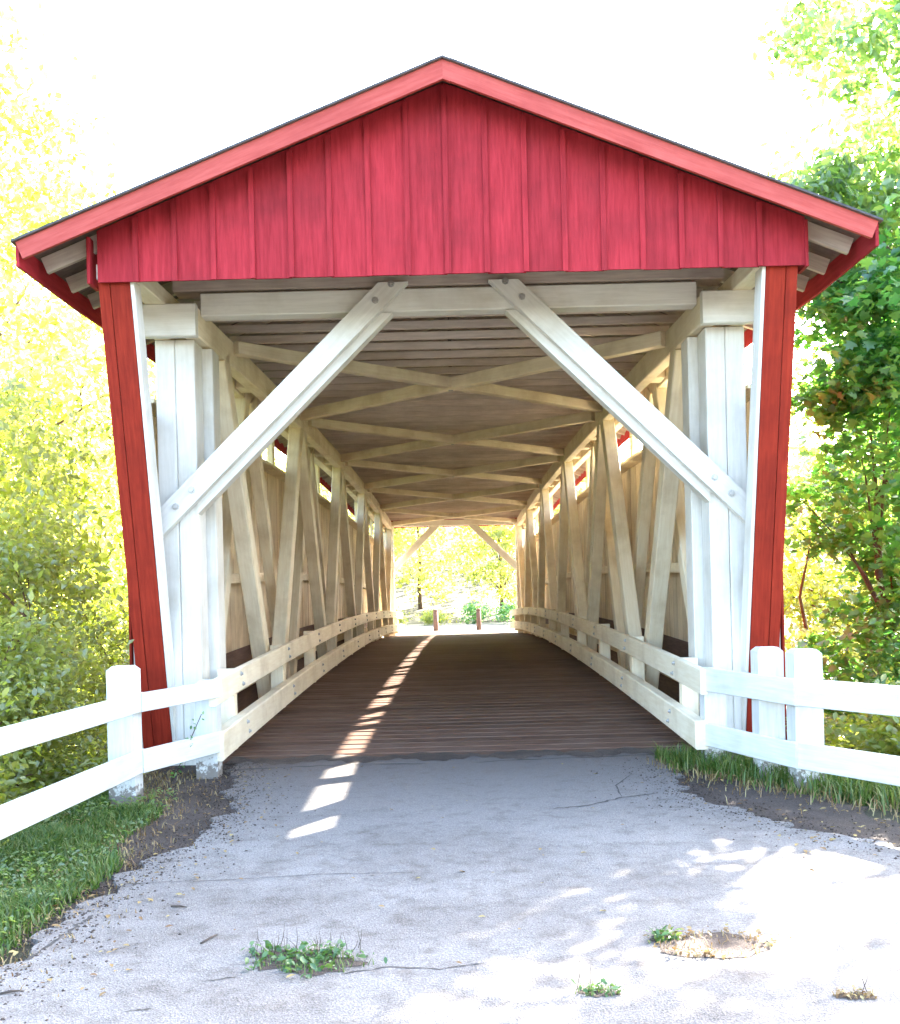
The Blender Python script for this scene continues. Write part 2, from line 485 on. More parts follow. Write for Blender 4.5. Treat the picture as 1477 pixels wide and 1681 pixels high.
def leaves(name, centres, size, mat, parent, base, tpl=LEAF_SIMPLE, tf=LEAF_SIMPLE_F, up_bias=0.6, jitter=0.45, g=nrg):
    n = len(centres)
    R = rot_mats(n, up_bias, g)
    s = size * (1 + jitter * (g.random(n) - 0.5) * 2)
    V = np.einsum('nij,kj->nki', R, tpl) * s[:, None, None] + (np.asarray(centres) - np.array(base))[:, None, :]
    me = np_mesh_tpl(name, V, tf, mat)
    o = put(name, me, Matrix.Translation(base), parent)
    o['kind'] = 'stuff'
    return o

def tube(name, pts, radii, mat, parent, base, n=8, wob=0.0):
    pts = [Vector(p) for p in pts]
    v, f = [], []
    for i, p in enumerate(pts):
        a = pts[max(0, i - 1)]; b = pts[min(len(pts) - 1, i + 1)]
        t = (b - a).normalized()
        u = Vector((1, 0, 0)) if abs(t.x) < 0.8 else Vector((0, 1, 0))
        s = t.cross(u).normalized(); q = t.cross(s)
        for k in range(n):
            th = 2 * math.pi * k / n
            r = radii[i] * (1 + wob * rng.uniform(-1, 1))
            v.append(p + s * (math.cos(th) * r) + q * (math.sin(th) * r) - Vector(base))
    for i in range(len(pts) - 1):
        for k in range(n):
            f.append((i * n + k, i * n + (k + 1) % n, (i + 1) * n + (k + 1) % n, (i + 1) * n + k))
    f += [tuple(range(n))[::-1], tuple(range((len(pts) - 1) * n, len(pts) * n))]
    return put(name, fix_normals(mesh(name, v, f, mat, smooth=True)), Matrix.Translation(base), parent)

# ------------------------------------------------------------------ ground
def sst(a, b, x):
    t = np.clip((x - a) / (b - a), 0, 1)
    return t * t * (3 - 2 * t)

def ground_h(x, y):
    x = np.asarray(x, float); y = np.asarray(y, float)
    h = -0.03 + 0.0 * x
    h = h - 1.5 * sst(3.1, 8.0, -x) * (1 - sst(42, 46, y)) - 0.7 * sst(3.6, 9.0, x) * (1 - sst(42, 46, y))
    creek = sst(11.4, 14.5, y) * (1 - sst(39.5, 43.0, y))
    h = h - 2.6 * creek
    h = h + sst(58, 110, y) * 9.0
    side = sst(6, 30, np.abs(x)) * sst(44, 80, y)
    h = h + side * 5.0
    h = h + 0.05 * np.sin(x * 1.7 + 0.4 * y) * sst(2.9, 4.5, np.abs(x)) + 0.04 * np.sin(y * 1.3 - x) * sst(2.9, 4.5, np.abs(x))
    return h

def axis_pts(lo, hi, fine_lo, fine_hi, fine, coarse):
    a = list(np.arange(lo, fine_lo, coarse)) + list(np.arange(fine_lo, fine_hi, fine)) + list(np.arange(fine_hi, hi + coarse, coarse))
    return np.array(a)

gx = axis_pts(-320, 320, -14, 14, 0.35, 12)
gy = axis_pts(-60, 620, 0, 62, 0.5, 14)
GX, GY = np.meshgrid(gx, gy)
GZ = ground_h(GX, GY)
vv = np.stack([GX, GY, GZ], -1).reshape(-1, 3)
nx, ny = len(gx), len(gy)
ff = [(j * nx + i, j * nx + i + 1, (j + 1) * nx + i + 1, (j + 1) * nx + i) for j in range(ny - 1) for i in range(nx - 1)]
g_o = put('ground', mesh('ground', vv.tolist(), ff, M['soil'], smooth=True), Matrix.Identity(4))
tag(g_o, kind='structure')

def strip(name, left, right, ys, z, thick, mat, jl=0.0, jr=0.0, seg=1):
    """Sheet between two wavy edges, with a small broken edge going down `thick`."""
    v, f = [], []
    nc = 7
    for y in ys:
        wl = jl * (1.1 * math.sin(y * 5.3 + 1) + 0.9 * math.sin(y * 11.7) + 0.6 * math.sin(y * 23.1 + 2))
        wr = jr * (1.1 * math.sin(y * 4.7 + 2) + 0.9 * math.sin(y * 12.9 + 1) + 0.6 * math.sin(y * 21.7))
        xl = left(y) + wl + rng.uniform(-jl, jl); xr = right(y) + wr + rng.uniform(-jr, jr)
        row = [(xl - 0.02, y, z - thick)] + [(xl + (xr - xl) * k / (nc - 3), y, z) for k in range(nc - 2)] + [(xr + 0.02, y, z - thick)]
        v += row
    for j in range(len(ys) - 1):
        for i in range(nc - 1):
            f.append((j * nc + i, j * nc + i + 1, (j + 1) * nc + i + 1, (j + 1) * nc + i))
    return tag(put(name, mesh(name, v, f, mat), Matrix.Identity(4)), kind='structure')

def lerp_tab(tab):
    xs, ys = zip(*tab)
    return lambda t: float(np.interp(t, xs, ys))

road_l = lerp_tab([(-8, -3.0), (3, -2.35), (4.85, -2.12), (6.4, -2.05), (7.2, -1.85), (8.2, -1.8), (9.2, -2.0), (10.7, -2.3)])
road_r = lerp_tab([(-8, 5.5), (3, 4.2), (5, 3.6), (6.2, 3.0), (7.2, 2.32), (8.2, 1.86), (9.2, 1.85), (10.7, 2.25)])
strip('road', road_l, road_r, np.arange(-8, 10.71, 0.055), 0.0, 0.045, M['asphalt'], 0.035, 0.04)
dirt_l = lerp_tab([(5.5, -2.1), (6.3, -2.3), (7.5, -2.55), (8.6, -2.9), (10.9, -3.3)])
strip('dirt_verge_left', dirt_l, lambda y: -1.6, np.arange(5.4, 11.0, 0.12), -0.018, 0.03, M['dirt'], 0.06, 0.02)
dirt_r = lerp_tab([(4.5, 3.9), (6.5, 3.55), (7.5, 3.0), (8.6, 2.75), (10.9, 3.2)])
strip('dirt_verge_right', lambda y: 1.5, dirt_r, np.arange(4.5, 11.0, 0.12), -0.018, 0.03, M['dirt'], 0.02, 0.08)
strip('far_path', lambda y: -2.6 - 0.25 * (y - 44), lambda y: 2.6 + 0.30 * (y - 44), np.arange(43.7, 62, 0.5), 0.0, 0.06, M['gravel'], 0.1, 0.1)

# soil packed into the joint between the asphalt and the first planks
v, f = [], []
for i in range(121):
    x = -2.35 + 4.6 * i / 120
    a = 10.52 + 0.10 * math.sin(i * 0.31) + 0.05 * math.sin(i * 1.27 + 1) + rng.uniform(-0.025, 0.025)
    b = 10.86 + 0.09 * math.sin(i * 0.23 + 2) + 0.06 * math.sin(i * 0.9) + rng.uniform(-0.03, 0.03)
    v += [(x, a, 0.004), (x, 10.70, 0.012), (x, b, 0.008)]
for i in range(120):
    f += [(3 * i, 3 * i + 3, 3 * i + 4, 3 * i + 1), (3 * i + 1, 3 * i + 4, 3 * i + 5, 3 * i + 2)]
tag(put('dirt_joint', mesh('dirt_joint', v, f, M['dirt']), Matrix.Identity(4)), kind='structure')

# ------------------------------------------------------------------ covered bridge
Y0, Y1 = 10.65, 43.9
YM, YH = (Y0 + Y1) / 2, (Y1 - Y0) / 2
def camb(y):
    return 0.30 * (1 - ((y - YM) / YH) ** 2)

bridge = thing('covered_bridge', 'red covered bridge with white timber trusses and a low gabled roof spanning the creek', 'covered bridge', (0, Y0, 0))

def along(x, z, y0, y1, n=24):
    return [(x, y0 + (y1 - y0) * i / n, z + camb(y0 + (y1 - y0) * i / n)) for i in range(n + 1)]

# deck: one plank after another, laid across
pw = 0.285
k = 0
y = Y0 + 0.05
plank_lengths = [5.12, 5.16, 5.2]
while y < Y1 - 0.05:
    Lp = plank_lengths[k % 3]
    beam('deck_plank', (-Lp / 2, y + pw / 2, camb(y + pw / 2) - 0.045 + rng.uniform(-0.002, 0.002)),
         (Lp / 2, y + pw / 2, camb(y + pw / 2) - 0.045 + rng.uniform(-0.002, 0.002)), pw - 0.0025, 0.08, M['deck'], bridge, c=0.002)
    y += pw; k += 1
for x in (-2.2, -1.1, 0, 1.1, 2.2):
    sweep('floor_stringer', along(x, -0.22, Y0 + 0.2, Y1 - 0.2), 0.2, 0.25, M['dark_timber'], bridge)
for (ya, yb) in ((Y0 - 0.02, Y0 + 1.3), (Y1 - 1.3, Y1 + 0.02)):
    box('abutment', (-3.5, ya + 0.06, -3.2), (3.5, yb, -0.42), M['concrete'], bridge, c=0.03)

# trusses
NP = 5
TA = Y0 + 1.05                                      # first upper node
TB = Y1 - 1.05
SP = (TB - TA) / NP
XI, XO = 2.62, 2.90                                 # inner / outer plane centre lines
ZT, ZB = 4.36, -0.15
for s in (-1, 1):
    for xc, nm in ((2.60, 'top_chord'), (2.92, 'top_chord')):
        sweep(nm, along(s * xc, 4.46, Y0 - 0.1, Y1 + 0.1), 0.16, 0.30, M['bounce_white'], bridge, c=0.012)
    for xc in (2.60, 2.92):
        sweep('bottom_chord', along(s * xc, -0.19, Y0 + 0.05, Y1 - 0.05), 0.17, 0.32, M['bounce_white'], bridge, c=0.01)
    # spacer blocks between the chord timbers
    yy = TA + 0.6
    while yy < TB:
        box('chord_block', (s * 2.76 - 0.077, yy, 4.345 + camb(yy)), (s * 2.76 + 0.077, yy + 0.35, 4.57 + camb(yy)), M['bounce_white'], bridge, 'y')
        yy += SP / 4
    for i in range(NP):
        ya, yb, ym = TA + SP * i, TA + SP * (i + 1), TA + SP * (i + 0.5)
        # inner plane: legs from each upper node down to the middle of the panel
        d = 0.16
        beam('truss_diagonal', (s * XI, ya + d, ZT + camb(ya)), (s * XI, ym - d, ZB + camb(ym)), 0.20, 0.27, M['bounce_white'], bridge, up=(0, 1, 0.6), c=0.012)
        beam('truss_diagonal', (s * XI, yb - d, ZT + camb(yb)), (s * XI, ym + d, ZB + camb(ym)), 0.20, 0.27, M['bounce_white'], bridge, up=(0, 1, -0.6), c=0.012)
        # outer plane: the reverse
        beam('truss_counter', (s * XO, ym - d, ZT + camb(ym)), (s * XO, ya + d, ZB + camb(ya)), 0.17, 0.24, M['bounce_white'], bridge, up=(0, 1, -0.6), c=0.012)
        beam('truss_counter', (s * XO, ym + d, ZT + camb(ym)), (s * XO, yb - d, ZB + camb(yb)), 0.17, 0.24, M['bounce_white'], bridge, up=(0, 1, 0.6), c=0.012)
        # short wall stud carrying the eave beside the opening
        for yq in (ya + 0.45, ym + 0.9):
            box('eave_stud', (s * 3.19 - 0.05, yq, 3.70 + camb(yq)), (s * 3.19 + 0.05, yq + 0.22, 4.78 + camb(yq)), M['bounce_white'], bridge, 'z')
    # end posts: two timbers bolted together, and a second post behind
    for yf, dirn in ((Y0, 1), (Y1, -1)):
        ya, yb = sorted((yf, yf + dirn * 0.34))
        cb = camb(yf)
        box('end_post', (s * 2.69 - 0.098, ya, -0.25 + cb), (s * 2.69 + 0.098, yb, 4.30 + cb), M['white'], bridge, 'z', 0.01)
        box('end_post', (s * 2.89 - 0.098, ya, -0.25 + cb), (s * 2.89 + 0.098, yb, 4.30 + cb), M['white'], bridge, 'z', 0.01)
        ya, yb = sorted((yf + dirn * 0.40, yf + dirn * 0.72))
        box('end_post', (s * 2.63 - 0.13, ya, -0.25 + cb), (s * 2.63 + 0.13, yb, 4.30 + cb), M['white'], bridge, 'z', 0.01)
        ya, yb = sorted((yf - dirn * 0.22, yf - dirn * 0.104))
        box('bearing_block', (s * 2.81 - 0.29, ya, 4.29), (s * 2.81 + 0.29, yb, 4.615), M['white'], bridge, 'x', 0.012)
    # girts and the wall's sill
    sweep('wall_girt', along(s * 3.22, 1.82, Y0 + 0.3, Y1 - 0.3), 0.17, 0.14, M['bounce_white'], bridge)
    sweep('wall_girt', along(s * 3.22, 0.25, Y0 + 0.3, Y1 - 0.3), 0.17, 0.14, M['bounce_white'], bridge)
    sweep('splash_board', along(s * 3.313, 0.12, Y0 + 0.28, Y1 - 0.28), 0.012, 1.25, M['bollard'], bridge, c=0.002)
    sweep('window_sill', along(s * 3.24, 3.735, Y0 + 0.25, Y1 - 0.25), 0.32, 0.05, M['bounce_white'], bridge)
    sweep('wall_plate', along(s * 2.92, 4.70, Y0 - 1.0, Y1 + 1.0), 0.2, 0.16, M['bounce_white'], bridge)
    # guard rails: upper plank and lower wheel guard
    up_r = sweep('guard_rail', along(s * 2.29, 0.81, 9.78, Y1 + 0.7, 30), 0.07, 0.24, M['bounce_white'], bridge, c=0.01)
    lo_r = sweep('wheel_guard', along(s * 2.26, 0.31, 9.8, Y1 + 0.7, 30), 0.12, 0.27, M['bounce_white'], bridge, c=0.012)
    yq = 10.9
    while yq < Y1:
        box('rail_block', (s * 2.41 - 0.085, yq, 0.08 + camb(yq)), (s * 2.41 + 0.085, yq + 0.16, 0.92 + camb(yq)), M['bounce_white'], bridge, 'z')
        for dy, dz in ((0.03, 0.06), (0.12, -0.05)):
            bolt((s * 2.250, yq + dy, 0.81 + dz + camb(yq)), (-s, 0, 0), 0.016, up_r)
            bolt((s * 2.195, yq + dy, 0.31 + dz + camb(yq)), (-s, 0, 0), 0.016, lo_r)
        yq += SP / 2

# side walls: one red board after another, white on the inside
SB = {}
def siding_mesh(w, h):
    key = (round(w, 3), round(h, 3))
    if key not in SB:
        v = [(x, y2, z) for x in (-h / 2, h / 2) for y2 in (-w / 2, w / 2) for z in (-0.013, 0.013)]
        f = [(0, 1, 3, 2), (4, 6, 7, 5), (0, 4, 5, 1), (2, 3, 7, 6), (0, 2, 6, 4), (1, 5, 7, 3)]
        # faces 4: z = -0.013 (inside), 5: z = +0.013 (outside)
        SB[key] = mesh('siding_board', v, f, [M['shade_red'], M['tan']], idx=[0, 0, 0, 0, 1, 0])
    return SB[key]
bw = 0.305
for s in (-1, 1):
    yy = Y0 + 0.25
    while yy < Y1 - 0.3:
        yc = yy + bw / 2
        zc = (3.70 - 0.55) / 2 + camb(yc)
        # local X = up, local Z = outward
        zax = Vector((s, 0, 0)); xax = Vector((0, 0, 1)); yax = zax.cross(xax)
        mw = Matrix(((xax.x, yax.x, zax.x, s * (3.335 + rng.uniform(0, 0.004))), (xax.y, yax.y, zax.y, yc), (xax.z, yax.z, zax.z, zc), (0, 0, 0, 1)))
        put('siding_board', siding_mesh(bw - 0.004, 4.24), mw, bridge)
        yy += bw
    for yf, dirn in ((Y0, 1), (Y1, -1)):
        ya, yb = sorted((yf + dirn * 0.20, yf + dirn * 0.245))
        box('corner_board', (s * 3.23 - 0.115, ya, -0.3), (s * 3.23 + 0.115, yb, 3.70), M['white'], bridge, 'z')
        box('corner_board', (s * 3.365 - 0.012, ya - 0.03, -0.3), (s * 3.365 + 0.012, yb + 0.03, 3.74), M['shade_red'], bridge, 'z', 0.003)

# portals: leaning jambs, header, tie beam, knee braces, gable
RX, RZ0, RS = 3.78, 6.365, 0.40                       # eave half width, ridge height, slope
def roof_z(x):
    return RZ0 - RS * abs(x)

def portal(yf, d, front):
    """yf: face of the end posts, d = +1 when the bridge lies behind it (near end), -1 at the far end."""
    P = lambda q: yf - d * q                         # q metres out from the end posts
    for s in (-1, 1):
        # leaning red jamb of two boards, trimmed white on its inner edge
        for x0, x1 in ((2.905, 3.085), (3.091, 3.195)):
            xc = (x0 + x1) / 2
            beam('jamb_board', (s * xc, P(-0.05), -0.1), (s * xc, P(1.07), 4.66), x1 - x0, 0.035, M['shade_red'], bridge, up=(0, -d, 0.2), c=0.004)
        beam('jamb_trim', (s * 2.885, P(-0.15), -0.05), (s * 2.885, P(0.97), 4.64), 0.034, 0.22, M['white'], bridge, up=(0, -d, 0.2), c=0.004)
        # cheek behind the jamb: red outside, white inside
        v = []
        poly = [(P(-0.22), -0.1), (P(-0.06), -0.1), (P(1.04), 4.62), (P(-0.22), 4.62)]
        poly2 = [(P(-0.22), -0.1), (P(-0.06), -0.1), (P(0.80), 3.60), (P(-0.22), 3.60)]
        n = 4
        mw = Matrix.Translation((s * 3.17, yf, 2))
        v = [(dx, a - yf, z - 2) for dx in (-0.014, 0.014) for a, z in poly2]
        f = [(0, 1, 2, 3), (4, 5, 6, 7)] + [(i, (i + 1) % 4, 4 + (i + 1) % 4, 4 + i) for i in range(4)]
        inner_first = 0 if s > 0 else 1
        idx = [1, 0, 0, 0, 0, 0] if s > 0 else [0, 1, 0, 0, 0, 0]
        put('portal_cheek', fix_normals(mesh('portal_cheek', v, f, [M['red'], M['white']], idx=idx)), mw, bridge)
        # knee brace in front of post and tie
        A = Vector((s * 2.76, 2.62)); B = Vector((s * 0.66, 4.69))
        dr = (B - A).normalized(); nr = Vector((-dr.y, dr.x)) * (0.105 if s > 0 else -0.105)
        nr = nr if nr.y > 0 else -nr
        def at_x(p, x): return (x, p.y + (x - p.x) * dr.y / dr.x)
        def at_z(p, z): return (p.x + (z - p.y) * dr.x / dr.y, z)
        lo_p, hi_p = A - nr, A + nr
        poly = [at_x(lo_p, s * 2.95), at_z(lo_p, 4.80), at_z(hi_p, 4.80), at_x(hi_p, s * 2.95)]
        ya, yb = sorted((P(0.02), P(0.13)))
        kb = prism('knee_brace', poly, ya, yb, M['white'], bridge, (dr.x, dr.y))
        off = nr * 0.75
        lo2, hi2 = A - nr - off, A + nr - off
        poly = [at_x(lo2, s * 2.60), at_z(lo2, 4.525), at_z(hi2, 4.525), at_x(hi2, s * 2.60)]
        ya, yb = sorted((P(0.015), P(-0.16)))
        prism('knee_brace', poly, ya, yb, M['white'], bridge, (dr.x, dr.y))
        for t in (-0.03, 0.20):
            q = A + dr * t
            bolt((q.x, P(0.135), q.y), (0, -d, 0), 0.024, kb)
            q = B - dr * (t - 0.10)
            bolt((q.x, P(0.135), q.y), (0, -d, 0), 0.024, kb)
    ya, yb = sorted((P(0.01), P(-0.20)))
    box('tie_beam', (-2.51, ya, 4.535), (2.51, yb, 4.77), M['white'], bridge, 'x', 0.012)
    ya, yb = sorted((P(-0.02), P(-0.30)))
    box('portal_header', (-2.80, ya, 4.80), (2.80, yb, 5.02), M['bare'], bridge, 'x', 0.012)
    # gable of boards and battens
    gy = P(1.12)
    gb = 0.3535
    nb = 18
    xs = [-3.255 + 0.075] + [-3.255 + 0.43 + gb * i for i in range(17)] + [3.25]
    zb = lambda x: 4.565 + 0.004 * math.sin(x * 3)
    for i in range(len(xs) - 1):
        xa, xb = xs[i], xs[i + 1]
        if xb - xa < 0.03:
            continue
        xa += 0.002; xb -= 0.002
        top = 0.06
        poly = [(xa, zb(i)), (xb, zb(i)), (xb, roof_z(xb) - top)]
        if xa < 0 < xb:
            poly.append((0, roof_z(0) - top))
        poly.append((xa, roof_z(xa) - top))
        y_in = gy + (rng.uniform(0, 0.004))
        prism('gable_board', poly, min(y_in, y_in + d * 0.022), max(y_in, y_in + d * 0.022), M['red'], bridge, (0, 1))
    for i in range(1, len(xs) - 1):
        x = xs[i]
        poly = [(x - 0.024, zb(x) - 0.004), (x + 0.024, zb(x) - 0.004), (x + 0.024, roof_z(x) - 0.09), (x - 0.024, roof_z(x) - 0.09)]
        ya, yb = sorted((gy - d * 0.003, gy - d * 0.024))
        prism('gable_batten', poly, ya, yb, M['red'], bridge, (0, 1))
    for s in (-1, 1):      # return board of the gable at its ends
        x = s * 3.255
        ya, yb = sorted((gy - d * 0.025, gy + d * 0.22))
        box('gable_return', (x - 0.014, ya, 4.55), (x + 0.014, yb, roof_z(3.255) - 0.09), M['red'], bridge, 'z', 0.003)
    # frame behind the gable board feet
    ya, yb = sorted((gy + d * 0.03, gy + d * 0.12))
    box('gable_nailer', (-3.2, ya, 4.60), (3.2, yb, 4.74), M['bare'], bridge, 'x')
    # barge boards
    fy = P(1.46)
    for s in (-1, 1):
        dz = 0.17
        poly = [(0, roof_z(0) - 0.022), (s * RX, roof_z(RX) - 0.022), (s * (RX - 0.06), roof_z(RX - 0.06) - 0.022 - dz), (0, roof_z(0) - 0.022 - dz)]
        ya, yb = sorted((fy, fy + d * 0.035))
        prism('barge_board', poly, ya, yb, M['flare_red'], bridge, (s * 1, -RS * s * s if s > 0 else -RS))
    return fy

fy0 = portal(Y0, 1, True)
fy1 = portal(Y1, -1, False)

# roof: rafters, ceiling joists, covering, eave boards
yy = fy0 + 0.30
NY = int((fy1 - fy0) / 0.62)
for i in range(NY + 1):
    y = fy0 + 0.46 + (fy1 - fy0 - 0.92) * i / NY
    cb = max(0, camb(y))
    for s in (-1, 1):
        if abs(y - (Y0 - 1.12)) < 0.06 or abs(y - (Y1 + 1.12)) < 0.06:
            continue
        beam('rafter', (s * 0.02, y, roof_z(0) - 0.125 + cb), (s * (RX - 0.08), y, roof_z(RX - 0.08) - 0.125 + cb), 0.05, 0.15, M['bare'], bridge, c=0.004)
    if Y0 + 0.35 < y < Y1 - 0.35:
        box('ceiling_joist', (-2.80, y + 0.08, 4.83 + cb), (2.80, y + 0.13, 4.925 + cb), M['joist'], bridge, 'x', 0.004)
for s in (-1, 1):
    n = 30
    v, f = [], []
    for i in range(n + 1):
        y = fy0 - 0.03 + (fy1 - fy0 + 0.06) * i / n
        cb = max(0, camb(y))
        for (x, dz) in ((0, 0), (RX + 0.03, 0), (RX + 0.03, 0.02), (0, 0.02)):
            v.append((s * x, y - YM, roof_z(x) - 0.018 + dz + cb - 5))
    for i in range(n):
        for k in range(4):
            f.append((i * 4 + k, i * 4 + (k + 1) % 4, i * 4 + 4 + (k + 1) % 4, i * 4 + 4 + k))
    f += [(0, 1, 2, 3), tuple(range(n * 4, n * 4 + 4))]
    me = fix_normals(mesh('roof_slope', v, f, [M['shingle'], M['dark_timber']]))
    for p in me.polygons:
        if p.normal.z < -0.5:
            p.material_index = 1
    put('roof_slope', me, Matrix.Translation((0, YM, 5)), bridge)
    sweep('eave_board', [(s * RX, fy0 + 0.04 + (fy1 - fy0 - 0.08) * i / 24, roof_z(RX) - 0.125 + max(0, camb(fy0 + 0.04 + (fy1 - fy0 - 0.08) * i / 24))) for i in range(25)],
          0.03, 0.20, M['red'], bridge, c=0.004)

# lateral X braces under the ceiling
for i in range(NP):
    ya, yb = TA + SP * i + 0.55, TA + SP * (i + 1) - 0.30
    for s in (-1, 1):
        zz = 4.52 + (0.0 if s > 0 else 0.012)
        hh = 0.17 if s > 0 else 0.15
        beam('lateral_brace', (s * 2.50, ya, zz + camb(ya)), (-s * 2.50, yb, zz + camb(yb)), 0.14, hh, M['bounce_white'], bridge, c=0.008)
    yc = (ya + yb) / 2
    bolt((0.0, yc, 4.435 + camb(yc)), (0, 0, -1), 0.03, bridge, 'brace_bolt')

# ------------------------------------------------------------------ fences
def post(x, y, w, top, parent, deep=None, z0=-0.3):
    """Square post with a chamfered head."""
    dp = deep or w
    c = 0.035
    v, f = [], []
    rows = [(w, dp, z0), (w, dp, top - c), (w - 2 * c, dp - 2 * c, top)]
    for a, b, z in rows:
        v += [(z, -b / 2, -a / 2), (z, b / 2, -a / 2), (z, b / 2, a / 2), (z, -b / 2, a / 2)]
    for k in range(2):
        for i in range(4):
            f.append((k * 4 + i, k * 4 + (i + 1) % 4, k * 4 + 4 + (i + 1) % 4, k * 4 + 4 + i))
    f += [(0, 1, 2, 3), (8, 9, 10, 11)]
    R = Matrix(((0, 0, 1, x), (0, 1, 0, y), (1, 0, 0, 0), (0, 0, 0, 1)))
    return put('post', fix_normals(mesh('post', v, f, M['post'])), R, parent)

lf = thing('rail_fence', 'white two-rail wooden fence on the left, running along the grass to the bridge', 'fence', (-2.8, 8.8, 0))
post(-2.80, 8.80, 0.22, 1.12, lf)
post(-2.36, 9.90, 0.20, 0.90, lf)
post(-3.08, 4.8, 0.22, 1.12, lf)
for z0, h in ((0.81, 0.165), (0.315, 0.20)):
    beam('rail', (-2.97, 4.5, z0), (-2.668, 8.84, z0), 0.045, h, M['fence'], lf, c=0.006)
    beam('rail', (-2.66, 8.78, z0), (-2.235, 9.86, z0 + 0.01), 0.045, h - 0.006, M['fence'], lf, c=0.006)
rf = thing('rail_fence', 'white two-rail wooden fence on the right with two posts standing side by side', 'fence', (2.8, 8.7, 0))
post(2.68, 9.10, 0.22, 1.13, rf)
post(2.86, 8.68, 0.23, 1.13, rf)
post(4.2, 6.1, 0.22, 1.12, rf)
post(2.40, 9.92, 0.20, 0.90, rf)
for z0, h in ((0.79, 0.225), (0.275, 0.215)):
    beam('rail', (2.712, 8.60, z0), (4.20, 5.9, z0), 0.045, h, M['fence'], rf, c=0.006)
    beam('rail', (2.30, 9.86, z0 + 0.01), (2.735, 8.50, z0), 0.045, h - 0.006, M['fence'], rf, c=0.006)

for f_, pts in ((lf, ((-2.80, 8.80), (-2.36, 9.90))), (rf, ((2.68, 9.10), (2.86, 8.68), (2.40, 9.92)))):
    for k, (px_, py_) in enumerate(pts):
        for z_ in (0.80, 0.30):
            for dz in (-0.045, 0.05):
                bolt((px_ * 0.995 + (0.03 if px_ < 0 else -0.03), py_ - 0.155 - 0.012, z_ + dz), (0, -1, 0), 0.008, f_, 'nail_head')

# bollards beyond the far end
bollard_labels = ['dark brown wooden bollard standing beyond the far end of the bridge, the left one',
                  'dark brown wooden bollard standing beyond the far end of the bridge, the right one']
for x, lab in ((-0.92, bollard_labels[0]), (1.0, bollard_labels[1])):
    b = thing('bollard', lab, 'bollard', (x, 48, 0), 'bollards across the path')
    tube('shaft', [(x, 48, -0.2), (x, 48, 0.9)], [0.115, 0.11], M['bollard'], b, (x, 48, 0), 12, 0.04)
    tube('cap', [(x, 48, 0.902), (x, 48, 0.95), (x, 48, 0.985)], [0.118, 0.112, 0.07], M['bollard'], b, (x, 48, 0), 12)

# ------------------------------------------------------------------ trees and shrubs
def clump_points(g, c, r, n_clumps, per, spread, hollow=0.35):
    """Leaves gathered in clumps spread through an ellipsoid, so that gaps stay between them."""
    c = np.array(c, float); r = np.array(r, float)
    d = g.normal(size=(n_clumps, 3)); d /= np.linalg.norm(d, axis=1)[:, None]
    rad = hollow + (1 - hollow) * g.random(n_clumps) ** 0.6
    cc = c + d * rad[:, None] * r
    sz = spread * (0.6 + 0.8 * g.random(n_clumps))
    n_each = np.maximum(8, (per * (0.5 + g.random(n_clumps))).astype(int))
    pts = []
    for i in range(n_clumps):
        p = g.normal(size=(n_each[i], 3)) * np.array((1, 1, 0.55)) * sz[i] * 0.55
        pts.append(cc[i] + p)
    return cc, np.concatenate(pts)

def tree(name, label, cat, base, h, r0, crowns, leaf, mat, seed, tpl='simple', group=None, lean=(0, 0), limbs=7, up_bias=0.5, bark='bark'):
    g = np.random.default_rng(seed)
    bz = float(ground_h(base[0], base[1]))
    B = Vector((base[0], base[1], bz))
    t = thing(name, label, cat, B, group)
    n = 7
    pts = [(B.x + lean[0] * (i / n) ** 1.3 + g.normal() * 0.04 * i, B.y + lean[1] * (i / n) ** 1.3 + g.normal() * 0.04 * i, bz - 0.1 + (h + 0.1) * i / n) for i in range(n + 1)]
    rad = [r0 * (1.25 if i == 0 else 1) * (1 - 0.85 * i / n) for i in range(n + 1)]
    tube('trunk', pts, rad, M[bark], t, B, 9, 0.08)
    allp = []; ccs = []
    for (c, r, nc, per, sp) in crowns:
        cc, p = clump_points(g, (B.x + c[0], B.y + c[1], bz + c[2]), r, nc, per, sp)
        allp.append(p); ccs.append(cc)
    ccs = np.concatenate(ccs)
    for i in g.choice(len(ccs), size=min(limbs, len(ccs)), replace=False):
        e = Vector(ccs[i])
        f = max(0.18, min(0.92, (e.z - bz) / h * 0.75))
        k = int(f * n)
        s = Vector(pts[k])
        mid = (s + e) / 2 + Vector((0, 0, 0.12 * (e - s).length))
        rr = max(0.012, rad[k] * 0.45)
        tube('limb', [s, s.lerp(mid, 0.55), mid, e], [rr, rr * 0.8, rr * 0.55, rr * 0.2], M[bark], t, B, 6)
    P = np.concatenate(allp)
    gh = ground_h(P[:, 0], P[:, 1])
    P = P[P[:, 2] > gh + 0.02]
    T = {'simple': (LEAF_SIMPLE, LEAF_SIMPLE_F), 'maple': (LEAF_MAPLE, LEAF_MAPLE_F), 'oval': (LEAF_OVAL, LEAF_OVAL_F)}[tpl]
    leaves('crown', P, leaf, M[mat], t, B, T[0], T[1], up_bias, 0.4, g)
    return t

